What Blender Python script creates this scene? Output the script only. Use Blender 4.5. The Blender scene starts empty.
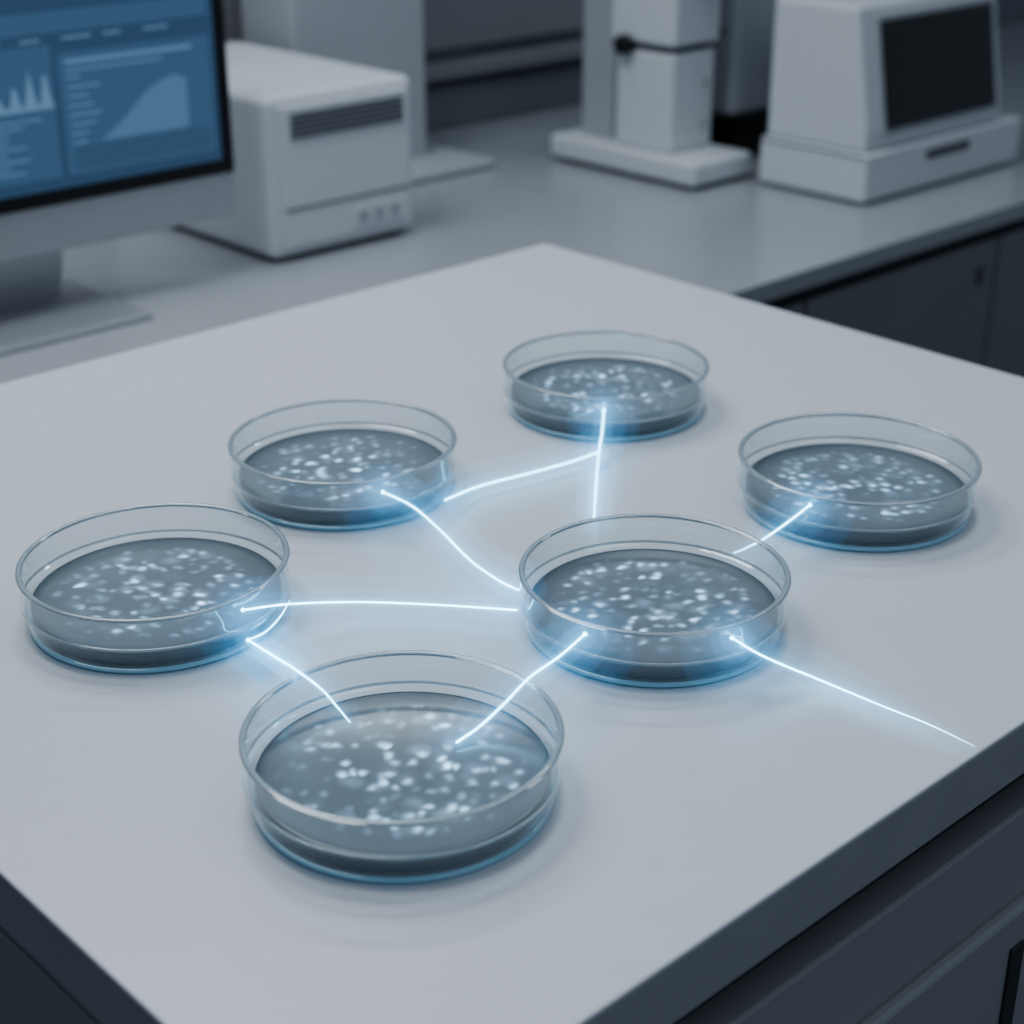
import bpy, bmesh, math, random
from mathutils import Vector, Matrix
random.seed(7)
S=bpy.context.scene
AX=(0.728,0.6856); BX=(-0.6856,0.728)
ANG=math.atan2(AX[1],AX[0])
def AB(a,b): return (a*AX[0]+b*BX[0], a*AX[1]+b*BX[1])
TZ=0.90; CZ=0.765

# ---------- materials
def mat(name,col,rough=.5,metal=0,noise=0,nscale=30,emis=None,es=0,coat=0,spec=.5):
    m=bpy.data.materials.new(name); m.use_nodes=True; nt=m.node_tree; p=nt.nodes['Principled BSDF']
    p.inputs['Base Color'].default_value=(*col,1); p.inputs['Roughness'].default_value=rough
    p.inputs['Metallic'].default_value=metal; p.inputs['Coat Weight'].default_value=coat
    p.inputs['Specular IOR Level'].default_value=spec
    if noise:
        tc=nt.nodes.new('ShaderNodeTexCoord'); n=nt.nodes.new('ShaderNodeTexNoise'); n.inputs['Scale'].default_value=nscale
        n.inputs['Detail'].default_value=4
        nt.links.new(tc.outputs['Object'],n.inputs['Vector'])
        r=nt.nodes.new('ShaderNodeMixRGB'); r.inputs['Color1'].default_value=(*[c*(1-noise) for c in col],1)
        r.inputs['Color2'].default_value=(*[min(1,c*(1+noise)) for c in col],1)
        nt.links.new(n.outputs['Fac'],r.inputs['Fac']); nt.links.new(r.outputs['Color'],p.inputs['Base Color'])
    if emis:
        p.inputs['Emission Color'].default_value=(*emis,1); p.inputs['Emission Strength'].default_value=es
    return m
M_top=mat('laminate_top',(.575,.60,.645),.36,noise=.03,nscale=60)
M_edge=mat('laminate_edge',(.34,.355,.38),.45,noise=.05)
M_dark=mat('recess_dark',(.035,.04,.045),.6,noise=.1)
M_cab=mat('cabinet_grey',(.31,.325,.345),.45,noise=.04,nscale=12)
M_cabd=mat('cabinet_dark',(.23,.24,.26),.5,noise=.05,nscale=12)
M_counter=mat('counter_laminate',(.37,.39,.415),.24,noise=.04,nscale=40)
M_white=mat('white_plastic',(.65,.68,.71),.42,noise=.02)
M_grey=mat('grey_plastic',(.42,.445,.475),.45,noise=.03)
M_wall=mat('wall_paint',(.22,.24,.27),.6,noise=.04,nscale=6)
M_floor=mat('floor_vinyl',(.13,.14,.155),.35,noise=.1,nscale=8)
M_black=mat('black_plastic',(.012,.013,.016),.3,noise=.1)
M_alu=mat('aluminium',(.50,.52,.55),.35,metal=.6,noise=.03)
M_vent=mat('vent_slot',(.10,.105,.115),.6,noise=.05)
M_glassdark=mat('dark_window_glass',(.012,.014,.017),.12,noise=.1,coat=.3)
M_scr=mat('screen_blue',(.01,.02,.04),.25,noise=.2,nscale=9,emis=(.029,.062,.115),es=1.0)
M_ui1=mat('ui_panel',(.01,.03,.05),.3,noise=.1,emis=(.042,.088,.155),es=1.0)
M_ui2=mat('ui_line',(.02,.05,.08),.3,noise=.1,emis=(.11,.195,.30),es=1.0)
M_ui4=mat('ui_hill',(.02,.05,.08),.3,noise=.1,emis=(.075,.14,.225),es=1.0)
M_ui3=mat('ui_dark',(.01,.02,.03),.3,noise=.1,emis=(.02,.045,.078),es=1.0)
M_blue=mat('window_blind_teal',(.05,.10,.14),.5,noise=.1)

def thin_glass():
    m=bpy.data.materials.new('clear_glass_wall'); m.use_nodes=True; nt=m.node_tree; nt.nodes.clear(); N=nt.nodes.new; L=nt.links.new
    o=N('ShaderNodeOutputMaterial'); g=N('ShaderNodeBsdfGlossy'); t=N('ShaderNodeBsdfTransparent'); fr=N('ShaderNodeFresnel')
    ge=N('ShaderNodeNewGeometry'); mr=N('ShaderNodeMapRange'); L(ge.outputs['Backfacing'],mr.inputs[0]); mr.inputs[3].default_value=1.6; mr.inputs[4].default_value=1/1.6
    L(mr.outputs[0],fr.inputs['IOR'])
    mu=N('ShaderNodeMath'); mu.operation='MULTIPLY_ADD'; mu.use_clamp=True; L(fr.outputs[0],mu.inputs[0]); mu.inputs[1].default_value=1.9; mu.inputs[2].default_value=.0
    x=N('ShaderNodeMixShader'); g.inputs['Roughness'].default_value=.03; g.inputs['Color'].default_value=(.92,.98,1,1)
    t.inputs['Color'].default_value=(.90,.945,.965,1)
    L(mu.outputs[0],x.inputs[0]); L(t.outputs[0],x.inputs[1]); L(g.outputs[0],x.inputs[2]); L(x.outputs[0],o.inputs['Surface'])
    return m
M_thin=thin_glass()
def rim_glass(name,dc,df,rough=.05):
    m=bpy.data.materials.new(name); m.use_nodes=True; nt=m.node_tree; N=nt.nodes.new; L=nt.links.new
    o=[n for n in nt.nodes if n.type=='OUTPUT_MATERIAL'][0]; p=nt.nodes['Principled BSDF']
    p.inputs['Base Color'].default_value=(.92,.97,1,1); p.inputs['Roughness'].default_value=.03; p.inputs['Transmission Weight'].default_value=1; p.inputs['IOR'].default_value=1.5
    d=N('ShaderNodeBsdfPrincipled'); d.inputs['Base Color'].default_value=(*dc,1); d.inputs['Roughness'].default_value=rough; d.inputs['Specular IOR Level'].default_value=1.; d.inputs['Coat Weight'].default_value=1
    y=N('ShaderNodeMixShader'); y.inputs[0].default_value=df
    L(p.outputs[0],y.inputs[1]); L(d.outputs[0],y.inputs[2]); L(y.outputs[0],o.inputs['Surface']); return m
M_rim=rim_glass('glass_rim',(.46,.55,.61),.45,.22)
M_foot=mat('glass_foot_painted_glow',(.24,.36,.43),.08,noise=.1,nscale=20,emis=(.16,.46,.70),es=.16,spec=.9)  # weak blue emission paints the gleam of the dish base into the material

def agar():
    m=bpy.data.materials.new('agar_with_colonies'); m.use_nodes=True; nt=m.node_tree; N=nt.nodes.new; L=nt.links.new
    p=nt.nodes['Principled BSDF']; p.inputs['Roughness'].default_value=.2
    tc=N('ShaderNodeTexCoord'); oi=N('ShaderNodeObjectInfo')
    sep=N('ShaderNodeSeparateXYZ'); L(tc.outputs['Object'],sep.inputs[0])
    cmb=N('ShaderNodeCombineXYZ'); L(sep.outputs[0],cmb.inputs[0]); L(sep.outputs[1],cmb.inputs[1])
    mul=N('ShaderNodeMath'); mul.operation='MULTIPLY'; mul.inputs[1].default_value=37.; L(oi.outputs['Random'],mul.inputs[0]); 
    off=N('ShaderNodeVectorMath'); off.operation='ADD'; L(cmb.outputs[0],off.inputs[0])
    c2=N('ShaderNodeCombineXYZ'); L(mul.outputs[0],c2.inputs[0]); L(mul.outputs[0],c2.inputs[1]); L(c2.outputs[0],off.inputs[1])
    nz=N('ShaderNodeTexNoise'); nz.inputs['Scale'].default_value=120; nz.inputs['Detail'].default_value=0; L(off.outputs[0],nz.inputs['Vector'])
    sb=N('ShaderNodeVectorMath'); sb.operation='SUBTRACT'; L(nz.outputs['Color'],sb.inputs[0]); sb.inputs[1].default_value=(.5,.5,.5)
    sc=N('ShaderNodeVectorMath'); sc.operation='SCALE'; sc.inputs['Scale'].default_value=.004; L(sb.outputs[0],sc.inputs[0])
    ad=N('ShaderNodeVectorMath'); ad.operation='ADD'; L(off.outputs[0],ad.inputs[0]); L(sc.outputs[0],ad.inputs[1])
    ln=N('ShaderNodeVectorMath'); ln.operation='LENGTH'; L(cmb.outputs[0],ln.inputs[0])
    mask=N('ShaderNodeMapRange'); mask.interpolation_type='SMOOTHSTEP'; L(ln.outputs['Value'],mask.inputs[0])
    mask.inputs[1].default_value=.042; mask.inputs[2].default_value=.062; mask.inputs[3].default_value=1; mask.inputs[4].default_value=0
    cl=N('ShaderNodeTexNoise'); cl.inputs['Scale'].default_value=38; cl.inputs['Detail'].default_value=1; L(off.outputs[0],cl.inputs['Vector'])
    clr=N('ShaderNodeMapRange'); L(cl.outputs['Fac'],clr.inputs[0]); clr.inputs[1].default_value=.44; clr.inputs[2].default_value=.55; clr.inputs[3].default_value=.22
    prev=None
    for scale,r1,thr,wt,pw,rot,sy in ((104,.52,.52,1.,2.1,.4,.84),(116,.52,.52,.9,2.1,1.7,.82),(96,.48,.68,1.,2.1,2.6,.82),(70,.62,.2,.15,1.,0,1)):
        mp=N('ShaderNodeMapping'); mp.inputs['Rotation'].default_value=(0,0,rot); mp.inputs['Scale'].default_value=(1,sy,1); mp.inputs['Location'].default_value=(rot*3,rot,0); L(ad.outputs[0],mp.inputs['Vector'])
        v=N('ShaderNodeTexVoronoi'); v.voronoi_dimensions='2D'; v.inputs['Scale'].default_value=scale; v.inputs['Randomness'].default_value=.74; L(mp.outputs[0],v.inputs['Vector'])
        mr=N('ShaderNodeMapRange'); mr.interpolation_type='SMOOTHSTEP'; L(v.outputs['Distance'],mr.inputs[0])
        mr.inputs[1].default_value=0; mr.inputs[2].default_value=r1; mr.inputs[3].default_value=1; mr.inputs[4].default_value=0
        pq=N('ShaderNodeMath'); pq.operation='POWER'; L(mr.outputs[0],pq.inputs[0]); pq.inputs[1].default_value=pw
        sx=N('ShaderNodeSeparateXYZ'); L(v.outputs['Color'],sx.inputs[0])
        th=N('ShaderNodeMapRange'); L(sx.outputs[0],th.inputs[0]); th.inputs[1].default_value=thr; th.inputs[2].default_value=.95; th.inputs[4].default_value=wt
        mm=N('ShaderNodeMath'); mm.operation='MULTIPLY'; L(pq.outputs[0],mm.inputs[0]); L(th.outputs[0],mm.inputs[1])
        if prev:
            a=N('ShaderNodeMath'); a.operation='ADD'; L(prev,a.inputs[0]); L(mm.outputs[0],a.inputs[1]); prev=a.outputs[0]
        else: prev=mm.outputs[0]
    fm=N('ShaderNodeMath'); fm.operation='MULTIPLY'; L(prev,fm.inputs[0]); L(mask.outputs[0],fm.inputs[1])
    fc=N('ShaderNodeMath'); fc.operation='MULTIPLY'; L(fm.outputs[0],fc.inputs[0]); L(clr.outputs[0],fc.inputs[1])
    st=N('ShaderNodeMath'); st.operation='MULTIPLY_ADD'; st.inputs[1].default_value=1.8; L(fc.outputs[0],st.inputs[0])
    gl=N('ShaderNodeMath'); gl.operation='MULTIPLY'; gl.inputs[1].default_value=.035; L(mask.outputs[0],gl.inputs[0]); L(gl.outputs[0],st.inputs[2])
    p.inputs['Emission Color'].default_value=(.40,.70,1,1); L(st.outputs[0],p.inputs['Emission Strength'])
    n2=N('ShaderNodeTexNoise'); n2.inputs['Scale'].default_value=25; L(off.outputs[0],n2.inputs['Vector'])
    mx=N('ShaderNodeMixRGB'); mx.inputs['Color1'].default_value=(.130,.162,.192,1); mx.inputs['Color2'].default_value=(.182,.226,.262,1)
    L(n2.outputs['Fac'],mx.inputs['Fac'])
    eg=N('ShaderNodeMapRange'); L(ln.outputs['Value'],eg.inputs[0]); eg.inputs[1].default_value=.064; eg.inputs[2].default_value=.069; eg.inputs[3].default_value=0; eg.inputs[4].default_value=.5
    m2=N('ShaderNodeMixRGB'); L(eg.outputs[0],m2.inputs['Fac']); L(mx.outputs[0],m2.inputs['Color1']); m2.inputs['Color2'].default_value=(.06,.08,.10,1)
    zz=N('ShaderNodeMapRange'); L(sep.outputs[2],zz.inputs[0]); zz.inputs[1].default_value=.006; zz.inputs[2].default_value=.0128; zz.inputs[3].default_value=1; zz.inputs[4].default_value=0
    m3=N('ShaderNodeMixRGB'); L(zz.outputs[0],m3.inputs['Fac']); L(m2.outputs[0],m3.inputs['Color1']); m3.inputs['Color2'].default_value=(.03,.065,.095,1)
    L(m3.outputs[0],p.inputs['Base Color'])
    return m
M_agar=agar()
def emit(name,col,s):
    m=bpy.data.materials.new(name); m.use_nodes=True; nt=m.node_tree; nt.nodes.clear()
    o=nt.nodes.new('ShaderNodeOutputMaterial'); e=nt.nodes.new('ShaderNodeEmission'); e.inputs[0].default_value=(*col,1); e.inputs[1].default_value=s
    nt.links.new(e.outputs[0],o.inputs['Surface']); return m
def vol(name,col,s):
    m=bpy.data.materials.new(name); m.use_nodes=True; nt=m.node_tree; nt.nodes.clear()
    o=nt.nodes.new('ShaderNodeOutputMaterial'); e=nt.nodes.new('ShaderNodeEmission'); e.inputs[0].default_value=(*col,1); e.inputs[1].default_value=s
    nt.links.new(e.outputs[0],o.inputs['Volume']); return m
M_core=emit('filament_core',(.30,.74,1),7)
M_h1=vol('halo_inner',(.12,.60,1),50)
M_h2=vol('halo_mid',(.09,.53,1),11)
M_h3=vol('halo_outer',(.08,.48,1),3.6)
M_h4=vol('halo_node',(.08,.48,1),8)
M_h5=vol('halo_node_outer',(.08,.48,1),1.9)

# ---------- helpers
def obj(name,bm,m,parent=None,smooth=False):
    me=bpy.data.meshes.new(name); bm.to_mesh(me); bm.free(); o=bpy.data.objects.new(name,me); S.collection.objects.link(o)
    if m: me.materials.append(m)
    if smooth:
        for f in me.polygons: f.use_smooth=True
    if parent: o.parent=parent
    return o
def group(name,a,b,z):
    e=bpy.data.objects.new(name,None); S.collection.objects.link(e); x,y=AB(a,b); e.location=(x,y,z); e.rotation_euler=(0,0,ANG)
    e.empty_display_size=.05; e['o']=(a,b,z); return e
def loc(p,a,b,z):
    o=p['o']; return Vector((a-o[0],b-o[1],z-o[2]))
def box(p,name,a0,a1,b0,b1,z0,z1,m,bev=.002,seg=2):
    bm=bmesh.new(); bmesh.ops.create_cube(bm,size=1)
    for v in bm.verts:
        v.co=loc(p,a0+(v.co.x+.5)*(a1-a0),b0+(v.co.y+.5)*(b1-b0),z0+(v.co.z+.5)*(z1-z0))
    if bev: bmesh.ops.bevel(bm,geom=bm.edges[:],offset=bev,segments=seg,affect='EDGES',profile=.5)
    return obj(name,bm,m,p)
def prism(p,name,pts,f,ext,m,bev=0):
    bm=bmesh.new(); A=[bm.verts.new(loc(p,*f(u,v,ext[0]))) for u,v in pts]; B=[bm.verts.new(loc(p,*f(u,v,ext[1]))) for u,v in pts]
    bm.faces.new(A); bm.faces.new(B[::-1]); n=len(pts)
    for i in range(n): bm.faces.new((A[i],B[i],B[(i+1)%n],A[(i+1)%n]))
    bmesh.ops.recalc_face_normals(bm,faces=bm.faces[:])
    if bev: bmesh.ops.bevel(bm,geom=bm.edges[:],offset=bev,segments=2,affect='EDGES',profile=.5)
    return obj(name,bm,m,p)
def lathe(name,prof,m,parent,seg=128,closed=False,open_=False):
    bm=bmesh.new(); rings=[]
    for r,z in prof:
        if r<1e-6: rings.append([bm.verts.new((0,0,z))]); continue
        rings.append([bm.verts.new((r*math.cos(2*math.pi*i/seg),r*math.sin(2*math.pi*i/seg),z)) for i in range(seg)])
    pairs=list(zip(rings,rings[1:]))
    if closed: pairs.append((rings[-1],rings[0]))
    for A,B in pairs:
        for i in range(seg):
            j=(i+1)%seg
            if len(A)==1 and len(B)==1: continue
            if len(A)==1: bm.faces.new((A[0],B[i],B[j]))
            elif len(B)==1: bm.faces.new((A[i],A[j],B[0]))
            else: bm.faces.new((A[i],A[j],B[j],B[i]))
    if not open_: bmesh.ops.recalc_face_normals(bm,faces=bm.faces[:])
    return obj(name,bm,m,parent,True)

# ---------- room
def plain(name,a0,a1,b0,b1,z0,z1,m):
    g=group(name+'_t',(a0+a1)/2,(b0+b1)/2,z0)
    o=box(g,name,a0,a1,b0,b1,z0,z1,m,0); o.parent=None; o.location=g.location; o.rotation_euler=g.rotation_euler
    bpy.data.objects.remove(g); return o
WB=2.16
plain('floor',-1.5,4.2,-1.5,WB,-.05,0,M_floor)
plain('wall_back',-1.5,4.2,WB,WB+.1,0,2.8,M_wall)

# ---------- island table
T=group('lab_island_table',.695,.757,0)
a0,a1,b0,b1=.2475,1.143,.3496,1.1654
box(T,'top_slab',a0,a1,b0,b1,TZ-.003,TZ,M_top,.0012)
box(T,'slab_edge',a0+.0005,a1-.0005,b0+.0005,b1-.0005,TZ-.036,TZ-.003,M_edge,.001)
box(T,'recess',a0+.03,a1-.03,b0+.03,b1-.03,TZ-.085,TZ-.036,M_dark,0)
box(T,'cabinet_body',a0+.02,a1-.02,b0+.012,b1-.02,.08,TZ-.078,M_cab,.002)
box(T,'plinth',a0+.05,a1-.05,b0+.05,b1-.05,0,.08,M_dark,0)
k=0
w=(a1-a0-.04)/3
for i in range(3):
    for (z0,z1) in ((.50,.760),(.30,.492),(.09,.292)):
        k+=1
        box(T,'drawer_%d'%k,a0+.02+i*w+.003,a0+.02+(i+1)*w-.003,b0+.004,b0+.013,z0,z1,M_cab,.003)
        box(T,'pull_%d'%k,a0+.02+i*w+.166,a0+.02+i*w+.180,b0+.002,b0+.0045,z0+.04,z1-.025,M_dark,.001)

# ---------- counter
C=group('back_lab_counter',1.5,1.68,0)
cf=1.205
box(C,'counter_top',-1.2,4.1,cf,WB-.002,CZ-.026,CZ,M_counter,.002)
box(C,'counter_recess',-1.19,4.09,cf+.02,WB-.01,CZ-.045,CZ-.026,M_dark,0)
box(C,'counter_body',-1.19,4.09,cf+.03,WB-.01,.09,CZ-.045,M_cabd,.001)
box(C,'counter_plinth',-1.15,4.05,cf+.08,WB-.03,0,.09,M_dark,0)
x=-1.04;k=0
while x<3.9:
    k+=1
    box(C,'cabinet_door_%d'%k,x+.003,x+.447,cf+.014,cf+.03,.10,CZ-.05,M_cabd,.003)
    box(C,'door_grip_%d'%k,x+.40,x+.412,cf+.010,cf+.0145,CZ-.11,CZ-.085,M_vent,.001)
    x+=.45
Wp=group('wall_panelling',1.5,WB,CZ)
box(Wp,'upstand',-1.2,4.1,WB-.012,WB-.001,CZ+.001,CZ+.07,M_wall,.002)
for i,xx in enumerate([-.9,-.2,.5,1.12,1.82,2.52,3.22]):
    box(Wp,'panel_%d'%i,xx+.006,xx+.694,WB-.012,WB-.001,CZ+.13,CZ+.62,M_cab,.003)
box(Wp,'service_rail',-1.1,4.1,WB-.03,WB-.001,CZ+.085,CZ+.110,M_cab,.003)
Wd=group('window_1',3.2,WB,CZ)
box(Wd,'window_frame',2.75,3.9,WB-.03,WB-.013,CZ+.14,CZ+.9,M_edge,.004)
for i in range(14):
    box(Wd,'blind_slat_%d'%i,2.78,3.87,WB-.04,WB-.03,CZ+.17+i*.05,CZ+.205+i*.05,M_blue,.002)

# ---------- monitor
Mo=group('computer_monitor',.81,1.68,CZ)
mb=1.66; ma0,ma1=.51,1.11; mz0=.842; mz1=1.245
box(Mo,'housing',ma0,ma1,mb,mb+.022,mz0,mz1,M_alu,.005,3)
box(Mo,'bezel',ma0+.001,ma1-.001,mb-.002,mb+.001,mz0+.053,mz1-.001,M_black,.0015)
box(Mo,'display',ma0+.018,ma1-.018,mb-.0028,mb-.0018,mz0+.070,mz1-.02,M_scr,0)
prism(Mo,'neck',[(mb+.022,.90),(mb+.022,1.02),(mb+.036,1.02),(mb+.085,CZ+.012),(mb+.06,CZ+.004)],lambda u,v,w:(w,u,v),(.72,.898),M_alu,.002)
box(Mo,'foot',.68,.942,1.590,1.78,CZ,CZ+.007,M_alu,.003)
def ui(name,pts,m,d=.0034):
    prism(Mo,name,pts,lambda u,v,w:(u,w,v),(mb-d,mb-d+.0004),m)
def rect(x0,x1,y0,y1): return [(x0,y0),(x1,y0),(x1,y1),(x0,y1)]
ui('ui_right_panel',rect(.892,1.084,.925,1.056),M_ui1)
ui('ui_left_panel',rect(.60,.884,.925,1.066),M_ui1)
ui('ui_header',rect(.55,1.084,1.078,1.10),M_ui1)
for i in range(5):
    ui('ui_head_%d'%i,rect(.80+i*.05,.80+i*.05+random.uniform(.02,.042),1.070,1.0725),M_ui2,.0040)
ui('ui_right_title',rect(.90,1.06,1.044,1.048),M_ui2,.0040)
ui('ui_right_subtitle',rect(.90,1.02,1.036,1.038),M_ui2,.0040)
hill=[(.936,.957),(1.05,.957),(1.05,1.012),(1.035,1.018),(1.02,1.014),(1.005,1.008),(.99,.998),(.972,.982),(.952,.968)]
ui('ui_hill_chart',hill,M_ui4,.0042)
wave=[(.62,1.0)]
for i in range(66):
    u=.62+i*.004; ph=u*2*math.pi/.0185
    wave.append((u,1.004+(.026+.014*math.sin(u*60))*(.5+.5*math.sin(ph))**1.6))
wave.append((.884,1.0))
ui('ui_waveform',wave,M_ui2,.0042)
for i in range(9):
    ui('ui_text_%d'%i,rect(.74,.74+random.uniform(.08,.135),.935+i*.0068,.9368+i*.0068),M_ui2,.0042)
for i in range(8):
    ui('ui_row_%d'%i,rect(.90,.90+random.uniform(.015,.04),.958+i*.010,.960+i*.010),M_ui2,.0042)
for i in range(4):
    ui('ui_axis_%d'%i,rect(.90,1.078,.932+i*.0065,.9335+i*.0065),M_ui3,.0042)

# ---------- white box instrument
Bx=group('benchtop_centrifuge_unit',1.28,1.87,CZ)
box(Bx,'feet_base',1.18,1.385,1.69,2.04,CZ,CZ+.008,M_vent,.002)
box(Bx,'body',1.165,1.398,1.670,2.06,CZ+.005,CZ+.207,M_white,.012,4)
box(Bx,'front_panel',1.183,1.386,1.666,1.672,CZ+.018,CZ+.194,M_white,.003)
box(Bx,'vent_recess',1.197,1.376,1.6645,1.667,CZ+.152,CZ+.186,M_grey,.0005)
for i in range(5):
    box(Bx,'vent_slot_%d'%i,1.199,1.374,1.663,1.665,CZ+.1545+i*.0064,CZ+.1575+i*.0064,M_vent,0)
box(Bx,'seam',1.185,1.384,1.6645,1.6665,CZ+.066,CZ+.068,M_vent,0)
box(Bx,'port_panel',1.29,1.376,1.6643,1.6665,CZ+.028,CZ+.054,M_white,.001)
for i in range(3):
    box(Bx,'port_%d'%i,1.297+i*.026,1.313+i*.026,1.663,1.6646,CZ+.034,CZ+.048,M_grey,.001)

# ---------- tall panel stand
Pn=group('tall_display_stand',1.55,2.03,CZ)
box(Pn,'panel',1.425,1.672,1.965,2.09,CZ+.010,CZ+.62,M_grey,.006)
box(Pn,'foot',1.425,1.735,1.875,2.10,CZ,CZ+.014,M_grey,.006)

# ---------- microscope
Mi=group('digital_microscope',1.9,1.7,CZ)
for i,(a,b) in enumerate(((1.855,1.60),(1.945,1.60),(1.855,1.82),(1.945,1.82))):
    box(Mi,'foot_%d'%i,a-.012,a+.012,b-.02,b+.02,CZ,CZ+.01,M_vent,.002)
box(Mi,'base',1.832,1.966,1.561,1.86,CZ+.006,CZ+.041,M_white,.007,3)
box(Mi,'body_block',1.852,1.948,1.628,1.740,CZ+.041,CZ+.185,M_white,.006,3)
box(Mi,'dark_collar',1.856,1.944,1.640,1.738,CZ+.183,CZ+.197,M_vent,.002)
box(Mi,'upper_body',1.848,1.952,1.624,1.75,CZ+.195,CZ+.30,M_white,.007,3)
box(Mi,'pillar',1.875,1.945,1.765,1.835,CZ+.04,CZ+.36,M_grey,.006)
box(Mi,'arm',1.855,1.95,1.64,1.83,CZ+.298,CZ+.36,M_white,.010,3)
box(Mi,'eyepiece_head',1.86,1.945,1.58,1.66,CZ+.30,CZ+.35,M_grey,.01,3)
o=lathe('focus_knob',[(0,0),(.013,0),(.014,.002),(.014,.016),(.012,.018),(0,.018)],M_black,Mi,48)
o.location=loc(Mi,1.850,1.715,CZ+.192); o.rotation_euler=(0,-math.pi/2,0)
for i in range(2):
    o=lathe('button_%d'%i,[(0,0),(.006,0),(.006,.002),(0,.002)],M_grey,Mi,24); o.location=loc(Mi,1.925,1.628,CZ+.08+i*.06); o.rotation_euler=(math.pi/2,0,0)

# ---------- mid instrument behind
Ci=group('sample_incubator',2.15,1.73,CZ)
box(Ci,'gap_shade_block',2.04,2.28,1.66,1.80,CZ,CZ+.075,M_black,.003)  # black block, paints the shade in the gap under the housing
box(Ci,'housing',2.00,2.32,1.635,1.82,CZ+.075,CZ+.30,M_grey,.01,3)
box(Ci,'door_seam',1.9985,2.001,1.65,1.80,CZ+.20,CZ+.203,M_vent,0)

# ---------- big analyser
An=group('benchtop_analyzer',2.14,1.44,CZ)
box(An,'feet',1.97,2.32,1.365,1.51,CZ,CZ+.008,M_vent,.002)
box(An,'base',1.943,2.345,1.342,1.532,CZ+.004,CZ+.072,M_white,.005,3)
prism(An,'upper_housing',[(1.352,CZ+.072),(1.352,CZ+.10),(1.383,CZ+.268),(1.526,CZ+.268),(1.526,CZ+.072)],lambda u,v,w:(w,u,v),(1.949,2.295),M_white,.006)
def sl(z,off): return 1.352+(z-(CZ+.10))*(.031/.168)-off
prism(An,'window_frame_front',[(sl(CZ+.094,.004),CZ+.094),(sl(CZ+.254,.004),CZ+.254),(sl(CZ+.254,-.004),CZ+.254),(sl(CZ+.094,-.004),CZ+.094)],lambda u,v,w:(w,u,v),(1.985,2.280),M_grey,.002)
prism(An,'window_glass',[(sl(CZ+.100,.006),CZ+.100),(sl(CZ+.246,.006),CZ+.246),(sl(CZ+.246,0),CZ+.246),(sl(CZ+.100,0),CZ+.100)],lambda u,v,w:(w,u,v),(1.993,2.270),M_glassdark,.001)
box(An,'slot',2.09,2.20,1.340,1.343,CZ+.045,CZ+.058,M_vent,.001)
box(An,'seam',1.9415,1.944,1.345,1.528,CZ+.067,CZ+.069,M_vent,0)

# ---------- petri dishes
dishes=[(-.0512,.663,.0756),(-.2025,.8449,.0761),(-.1123,1.0242,.0756),(.070,1.1743,.077),(.2246,.995,.0775),(.0792,.8296,.0756)]
for i,(x,y,R) in enumerate(dishes):
    e=bpy.data.objects.new('petri_dish',None); S.collection.objects.link(e); e.location=(x,y,TZ); e.rotation_euler=(0,0,i*1.1)
    k=R/.0765; q=lambda r:r*k
    prof=[(0,.0004),(q(.0680),.0004),(q(.0705),.0008),(q(.0722),.0020),(q(.0729),.0040),(q(.0731),.0070),(q(.0733),.0120),(q(.0736),.0142),(q(.0744),.0151),(q(.0756),.0156),(q(.0763),.0166),(q(.0764),.0180),(q(.0759),.0197),(q(.0758),.026),(q(.0757),.0332)]
    lathe('glass_wall',prof,M_thin,e,160,open_=True)
    rim=[(q(.0748)+.0018*math.cos(t),.0341+.0012*math.sin(t)) for t in [j*math.pi/6 for j in range(12)]]
    lathe('glass_rim',rim,M_rim,e,160,closed=True)
    lip=[(q(.0757)+.0007*math.cos(t),.0166+.0009*math.sin(t)) for t in [j*math.pi/4 for j in range(8)]]
    lathe('glass_lip',lip,M_rim,e,160,closed=True)
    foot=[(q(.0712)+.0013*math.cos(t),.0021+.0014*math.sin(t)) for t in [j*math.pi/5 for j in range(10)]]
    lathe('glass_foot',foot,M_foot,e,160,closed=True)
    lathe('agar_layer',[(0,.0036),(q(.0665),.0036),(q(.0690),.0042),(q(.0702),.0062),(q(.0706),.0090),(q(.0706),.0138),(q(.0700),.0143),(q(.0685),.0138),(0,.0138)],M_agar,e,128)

# ---------- filaments (world x, y, height above table)
P=[
 [(-.1446,.7908,.030),(-.1219,.8091,.024),(-.0856,.8305,.014),(-.0404,.8269,.014),(.0025,.8096,.020)],
 [(-.0802,.945,.031),(-.0618,.935,.026),(-.0437,.913,.020),(-.0249,.884,.014),(-.0081,.8618,.012),(.0034,.8375,.018)],
 [(-.0429,.9708,.014),(-.0212,1.0067,.008),(.0121,1.0285,.008),(.0396,1.0475,.008),(.06,1.0605,.010)],
 [(.0644,1.089,.030),(.0628,1.0775,.018),(.06,1.0605,.010),(.0559,1.0129,.006),(.0517,.952,.010)],
 [(.182,.9254,.031),(.1676,.9159,.024),(.1534,.910,.016),(.1431,.9078,.011),(.1345,.9057,.008)],
 [(.114,.7562,.032),(.132,.7574,.020),(.1618,.7577,.006),(.1887,.7342,.005),(.21,.715,.005),(.2277,.6971,.004)],
 [(.038,.7605,.032),(.0243,.734,.034),(.0088,.7067,.0375),(-.0034,.6983,.028),(-.0155,.690,.020),(-.0265,.6809,.0165)],
 [(-.1436,.7937,.010),(-.122,.7471,.026),(-.106,.7127,.0378),(-.0939,.7107,.028),(-.086,.7068,.020),(-.0795,.699,.0165)],
 [(-.1259,.8368,.012),(-.1299,.822,.009),(-.1362,.8064,.008),(-.1436,.7937,.010)],
]
Nw=bpy.data.objects.new('glowing_filament_network',None); S.collection.objects.link(Nw); Nw.location=(0,.9,TZ)
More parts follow.
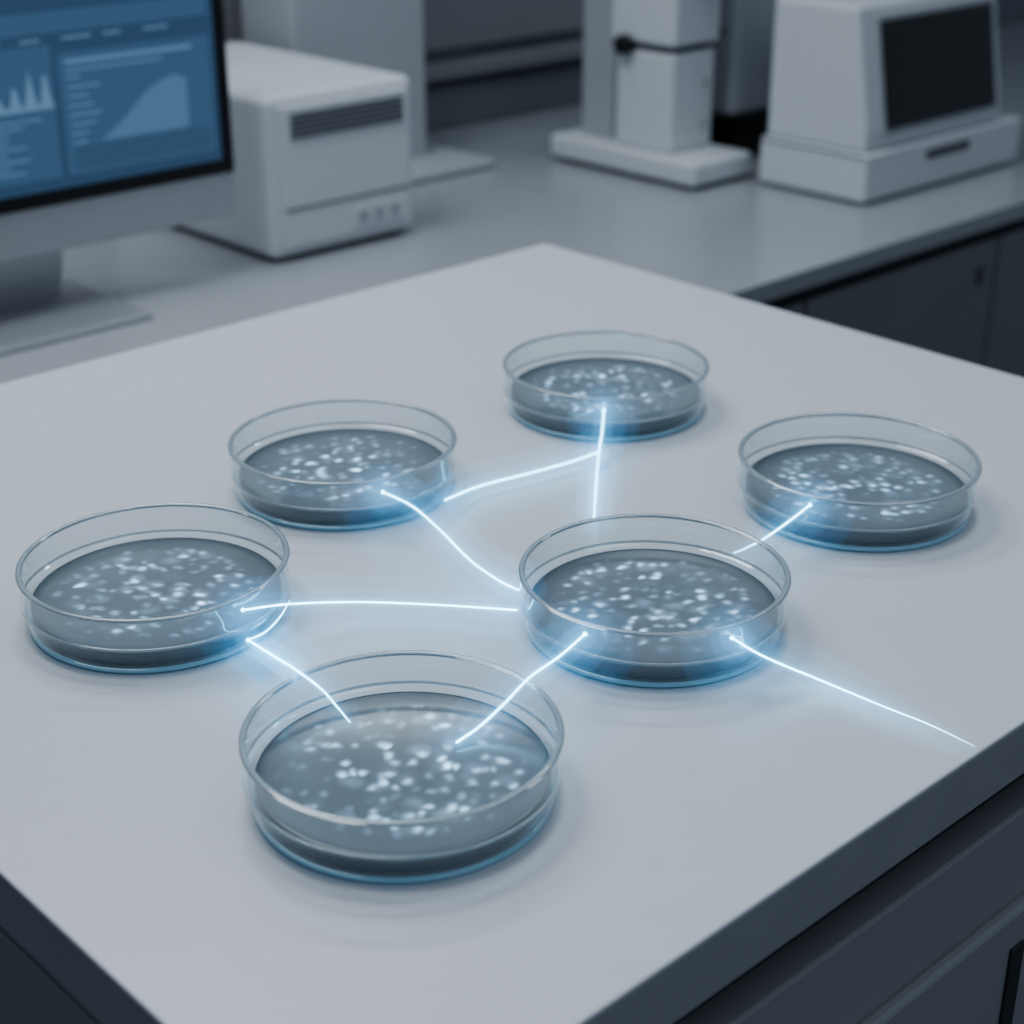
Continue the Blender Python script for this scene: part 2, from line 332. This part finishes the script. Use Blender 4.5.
def sweep(name,pts,rad,m,seg=10,sub=10,t0=1,t1=1):
    pts=[Vector((p[0],p[1],p[2]+TZ))-Nw.location for p in pts]
    Q=[pts[0]*2-pts[1]]+pts+[pts[-1]*2-pts[-2]]; out=[]
    for i in range(1,len(Q)-2):
        for s in range(sub):
            t=s/sub; p0,p1,p2,p3=Q[i-1],Q[i],Q[i+1],Q[i+2]
            out.append(.5*((2*p1)+(p2-p0)*t+(2*p0-5*p1+4*p2-p3)*t*t+(3*p1-p0-3*p2+p3)*t**3))
    out.append(pts[-1]); n=len(out)
    def rr(i):
        u=i/(n-1); r=1
        if t0<1: r*=t0+(1-t0)*min(1,u/.35)
        if t1<1: r*=t1+(1-t1)*min(1,(1-u)/.6)
        return r
    d0=(out[0]-out[1]).normalized(); d1=(out[-1]-out[-2]).normalized()
    c=[(out[0]+d0*rad*rr(0)*math.sin(a),math.cos(a)*rr(0)) for a in (1.45,1.1,.7,.35)]+[(p,rr(i)) for i,p in enumerate(out)]+[(out[-1]+d1*rad*rr(n-1)*math.sin(a),math.cos(a)*rr(n-1)) for a in (.35,.7,1.1,1.45)]
    bm=bmesh.new(); rings=[]
    for i,(p,r) in enumerate(c):
        a=c[max(0,i-1)][0]; b=c[min(len(c)-1,i+1)][0]; d=(b-a).normalized(); up=Vector((0,0,1)); s=d.cross(up).normalized(); u=s.cross(d)
        rings.append([bm.verts.new(p+(s*math.cos(2*math.pi*j/seg)+u*math.sin(2*math.pi*j/seg))*rad*r) for j in range(seg)])
    for A,B in zip(rings,rings[1:]):
        for j in range(seg): bm.faces.new((A[j],A[(j+1)%seg],B[(j+1)%seg],B[j]))
    bm.faces.new(rings[0][::-1]); bm.faces.new(rings[-1]); bmesh.ops.recalc_face_normals(bm,faces=bm.faces[:])
    return obj(name,bm,m,Nw,True)
def ball(name,p,r,m,seg=24):
    bm=bmesh.new(); bmesh.ops.create_uvsphere(bm,u_segments=seg,v_segments=seg//2,radius=r)
    o=obj(name,bm,m,Nw,True); o.location=Vector((p[0],p[1],p[2]+TZ))-Nw.location; return o
tap={4:(1,.4),5:(1,.12),7:(1,.4),8:(.3,1),3:(1,.7)}
for i,l in enumerate(P):
    t0,t1=tap.get(i,(1,1))
    sweep('filament_%d'%i,l,.00060 if i!=8 else .00042,M_core,t0=t0,t1=t1)
    sweep('halo_inner_%d'%i,l,.0026 if i!=8 else .0018,M_h1,16,4,t0,t1)
    if i==8: continue
    sweep('halo_mid_%d'%i,l,.0075,M_h2,20,4,t0,t1)
    sweep('halo_outer_%d'%i,l,.017,M_h3,24,4,t0,t1)
for i in (0,1,3,4,5,6):
    p=P[i][0]; ball('node_%d'%i,p,.0012,M_core,16); ball('node_glow_%d'%i,(p[0],p[1],p[2]-.002),.012,M_h4,32)
    ball('node_glow_outer_%d'%i,(p[0],p[1],p[2]-.008),.027,M_h5,32)
ball('node_7',P[7][0],.0012,M_core,16)

# ---------- lights
w=bpy.data.worlds.new('World'); S.world=w; w.use_nodes=True; bg=w.node_tree.nodes['Background']; bg.inputs[0].default_value=(.62,.75,.92,1); bg.inputs[1].default_value=.225
def area(name,locn,tgt,size,e,col=(1,1,1),sy=None):
    l=bpy.data.lights.new(name,'AREA'); l.size=size; l.energy=e; l.color=col; o=bpy.data.objects.new(name,l); S.collection.objects.link(o); o.location=locn
    if sy: l.shape='RECTANGLE'; l.size_y=sy
    o.rotation_euler=(Vector(tgt)-Vector(locn)).to_track_quat('-Z','Y').to_euler(); return o
area('ceiling_light',(-.55,1.4,2.4),(0,.85,.9),.9,19,(.92,.965,1))
area('ceiling_light_soft',(.9,.3,2.7),(.5,1.2,.9),1.2,5.5,(.87,.94,1))
area('added_highlight_strip',(.3,2.3,2.5),(.2,1.0,.9),1.6,7,(.85,.94,1),.12)  # unseen strip lamp, added for crisp streaks on the dish glass
try:
    S.view_settings.view_transform='AgX'; S.view_settings.look='AgX - Medium High Contrast'
except Exception: pass

f=1663.
cam=bpy.data.cameras.new('camera'); co=bpy.data.objects.new('camera',cam); S.collection.objects.link(co); S.camera=co
co.location=(0,0,TZ+.45); co.rotation_euler=(math.radians(90-24.6),0,0)
cam.sensor_width=36; cam.lens=f/1024*36; cam.clip_start=.01
cam.dof.use_dof=True; cam.dof.focus_distance=.90; cam.dof.aperture_fstop=6.5
